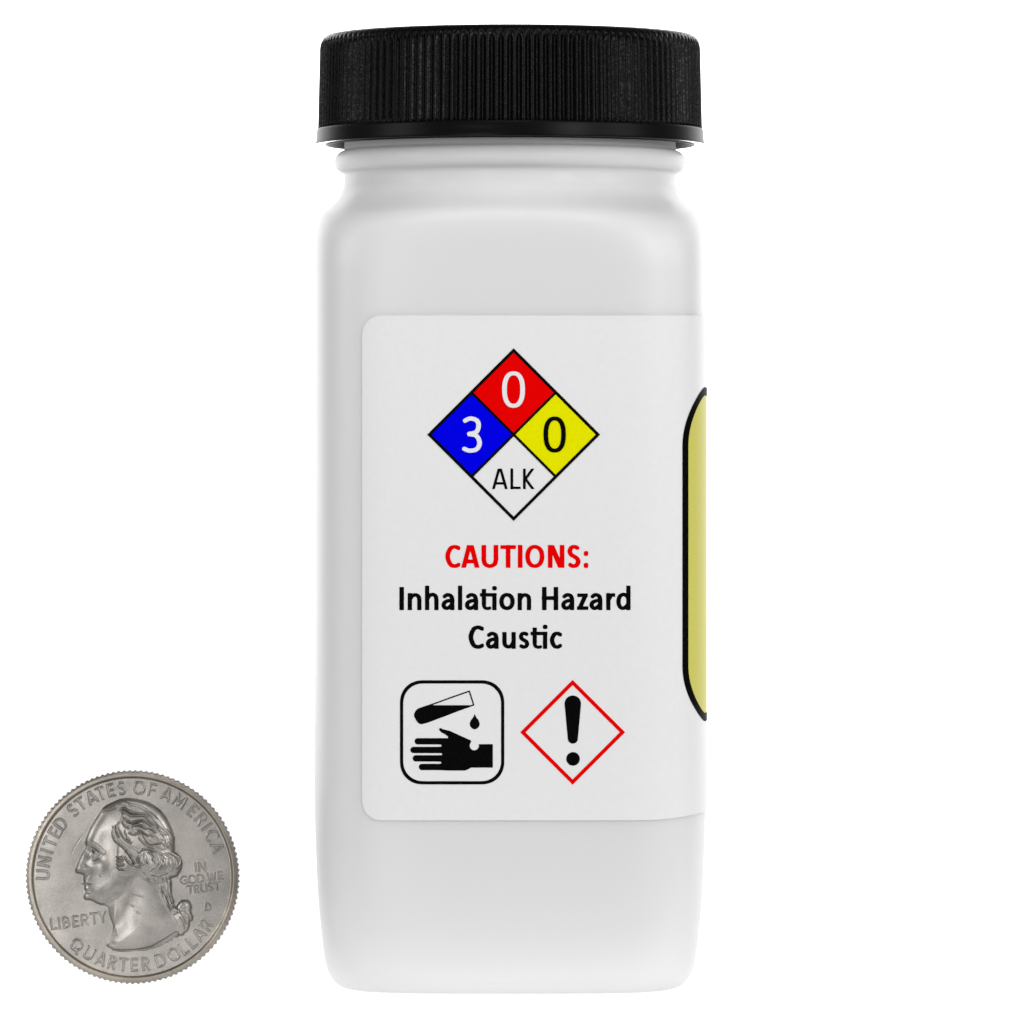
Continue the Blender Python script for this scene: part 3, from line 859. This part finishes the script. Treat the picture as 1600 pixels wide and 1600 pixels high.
for ch, a in zip("UNITED", (-88.4, -80, -73, -67, -60, -53.3)):
    t = math.radians(a); coin_letter(ch, COX + 140 * math.sin(t), COY - 140 * math.cos(t), t, WD[ch], 20, 2.9, 1)
for ch, a in zip("STATES", (-41.6, -35.2, -27.2, -20.6, -14, -7)):
    t = math.radians(a); coin_letter(ch, COX + 140 * math.sin(t), COY - 140 * math.cos(t), t, WD[ch], 20, 2.9, 2)
for ch, a in zip("OF", (4.4, 12.6)):
    t = math.radians(a); coin_letter(ch, COX + 140 * math.sin(t), COY - 140 * math.cos(t), t, WD[ch], 20, 2.9, 3)
for ch, a in zip("AMERICA", (22.4, 31.8, 42.0, 49.8, 55.8, 62.2, 70.7)):
    t = math.radians(a); coin_letter(ch, COX + 140 * math.sin(t), COY - 140 * math.cos(t), t, WD[ch], 20, 2.9, 4)
for ch, a in zip("QUARTER", (-39.4, -29.7, -21, -13.2, -6.0, 1.2, 8.8)):
    t = math.radians(a); coin_letter(ch, COX + 137 * math.sin(t), COY + 137 * math.cos(t), -t, WD[ch], 20, 2.9, 5)
for ch, a in zip("DOLLAR", (18.6, 28.2, 35.6, 42.2, 49.3, 57)):
    t = math.radians(a); coin_letter(ch, COX + 137 * math.sin(t), COY + 137 * math.cos(t), -t, WD[ch], 20, 2.9, 6)
for ch, cx, cy in (('L', 84.5, 1443), ('I', 93, 1442.5), ('B', 104, 1441), ('E', 118.6, 1439.3), ('R', 133, 1437), ('T', 147.4, 1434.8), ('Y', 160.5, 1432.6)):
    coin_letter(ch, cx, cy, -0.13, WD[ch] * .9, 17.5, 2.1, 7, 1.7)
for ch, cx, cy in (('I', 306, 1355), ('N', 316, 1354.6)):
    coin_letter(ch, cx, cy, -0.08, WD[ch] * .75, 13.5, 1.7, 8, 1.9)
for ch, cx, cy in (('G', 287.4, 1375.2), ('O', 300.4, 1374), ('D', 313.4, 1372.4), ('W', 330.6, 1369.8), ('E', 344.5, 1368)):
    coin_letter(ch, cx, cy, -0.10, WD[ch] * .70, 13, 1.6, 8, 1.9)
for ch, cx, cy in (('T', 297.4, 1390), ('R', 307.4, 1388.8), ('U', 318.4, 1387.2), ('S', 329, 1385.8), ('T', 339, 1384.6)):
    coin_letter(ch, cx, cy, -0.10, WD[ch] * .66, 12.5, 1.6, 8, 1.9)
coin_letter('D', 325, 1417, 0.12, 9.5, 12, 1.8, 9, 2.0)

# polar mesh of the struck face, rim and reeded bevel
NREED, RT = 119, 12
NTH = NREED * RT
th = np.arange(NTH) / NTH * 2 * np.pi
rr = np.concatenate([np.arange(0.6, 150, 0.72), np.arange(150, 162, 0.5), [162, 163, 163.8, 164.5, 165.2, 166, 166.8, 167.4, 167.8, 168.0]])
def rimh(r):
    return interp_smooth(r, [0, 153.5, 155.2, 157, 158.2, 160, 162.5, 163.8, 165.5, 167, 168], [0, 0, .5, 3.0, 3.6, 3.4, 3.0, 2.5, 1.5, 0.2, -8])
reed = 0.5 - 0.5 * np.cos(np.arange(NTH) / RT * 2 * np.pi)
RR, TH = np.meshgrid(rr, th, indexing='ij')
RD = np.meshgrid(rr, reed, indexing='ij')[1]
amp = sstep(RR, 162.6, 166.5)
Rm = RR - 2.2 * amp * (1 - RD)
X = Rm * np.sin(TH)
Z = Rm * np.cos(TH)
fx, fy = (COX + X - g0x) / GS, (COY - Z - g0y) / GS
i0, j0 = np.clip(fx.astype(int), 0, GN - 2), np.clip(fy.astype(int), 0, GN - 2)
tx, ty = fx - i0, fy - j0
hv = Hh[j0, i0] * (1 - tx) * (1 - ty) + Hh[j0, i0 + 1] * tx * (1 - ty) + Hh[j0 + 1, i0] * (1 - tx) * ty + Hh[j0 + 1, i0 + 1] * tx * ty
hv = hv * (1 - sstep(RR, 150, 154))
wav = 0.10 * np.sin(X * .05 + 1.0) * np.sin(Z * .043) - 0.9 * (RR / 155) ** 6 * (RR < 155)
HV = hv + rimh(RR) + wav - 1.2 * amp * (1 - RD)
TK = 9.0
YY = -(TK + HV)
P = np.stack([X, YY, Z], -1)
du = np.empty_like(P)
du[1:-1] = P[2:] - P[:-2]; du[0] = P[1] - P[0]; du[-1] = P[-1] - P[-2]
dv = np.roll(P, -1, 1) - np.roll(P, 1, 1)
nr = np.cross(du, dv)
nr /= np.maximum(np.linalg.norm(nr, axis=-1, keepdims=True), 1e-12)
if nr[60, :, 1].mean() > 0:
    nr = -nr
ti, tj = np.clip(np.rint(fx).astype(int), 0, GN - 1), np.clip(np.rint(fy).astype(int), 0, GN - 1)
tid = text_id[tj, ti]
reg = np.where(RR > 153.6, 20, np.where(bust_mask[tj, ti], 10, np.where(tid > 0, tid, 0)))
reg = np.where(RR >= 163, 21, reg)
hreg = (dhair[tj, ti] < 0) & (reg == 10)
reg = np.where(hreg, 11, reg)
nrr = len(rr)
I, J = np.meshgrid(np.arange(nrr - 1), np.arange(NTH), indexing='ij')
J2 = (J + 1) % NTH
quads = np.stack([I * NTH + J, I * NTH + J2, (I + 1) * NTH + J2, (I + 1) * NTH + J], -1).reshape(-1, 4)
qreg = reg[:-1].reshape(-1)
PV, NV = P.reshape(-1, 3), nr.reshape(-1, 3)
# drop part of the needless density near the centre is not worth a seam: the grid is kept whole
coin = thing("coin", "worn silver-coloured quarter dollar coin with reeded edge, standing on edge left of the bottle", "coin", ((COX - 800) * S, 0, 0))
CZ = RC + 0.0
def coin_part(name, r, m, lab=None, parent=None, extraV=None):
    q = quads[qreg == r]
    if len(q) == 0:
        return None
    used, inv = np.unique(q, return_inverse=True)
    v = (PV[used] + np.array([0, 0, CZ])) * S
    f = inv.reshape(-1, 4)
    me = bpy.data.meshes.new(name)
    me.vertices.add(len(v)); me.vertices.foreach_set("co", v.reshape(-1))
    me.loops.add(f.size); me.loops.foreach_set("vertex_index", f.reshape(-1).astype(np.int32))
    me.polygons.add(len(f)); me.polygons.foreach_set("loop_start", np.arange(0, f.size, 4, dtype=np.int32))
    me.polygons.foreach_set("use_smooth", np.ones(len(f), bool))
    me.materials.append(m)
    me.update(calc_edges=True); me.validate()
    me.normals_split_custom_set_from_vertices(NV[used].tolist())
    o = bpy.data.objects.new(name, me)
    COL.objects.link(o)
    o.parent = parent or coin
    if lab:
        o["label"] = lab
    return o
coin_part("coin_field", 0, M_coin)
por = coin_part("portrait", 10, M_coin, "raised profile of a man facing left")
coin_part("hair", 11, M_coin, "wavy hair tied back in a ribboned queue", por)
for k, s_ in ((1, "UNITED"), (2, "STATES"), (3, "OF"), (4, "AMERICA"), (5, "QUARTER"), (6, "DOLLAR"), (7, "LIBERTY"), (8, "IN GOD WE TRUST"), (9, "mint mark D")):
    coin_part("inscription", k, M_coin, "raised lettering " + s_)
coin_part("rim", 20, M_rim)
# reeded edge: bevel faces of the front plus the barrel and the plain back
edge = coin_part("reeded_edge", 21, M_coin)
r_out = 168.0 - 2.2 * (1 - reed)
rows_y = [-(TK - 8 - 1.2 * (1 - reed)), np.full(NTH, 7.0), np.full(NTH, 9.0), np.full(NTH, 8.0), np.full(NTH, 8.0)]
rows_r = [r_out, r_out, r_out - 3, np.full(NTH, 156.0), np.full(NTH, 1.0)]
bv = np.concatenate([np.stack([r_ * np.sin(th), y_, r_ * np.cos(th) + CZ], -1) for r_, y_ in zip(rows_r, rows_y)])
bf = [(j * NTH + k, (j + 1) * NTH + k, (j + 1) * NTH + (k + 1) % NTH, j * NTH + (k + 1) % NTH) for j in range(4) for k in range(NTH)]
mesh_obj("coin_back", bv * S, bf, M_coin, coin)
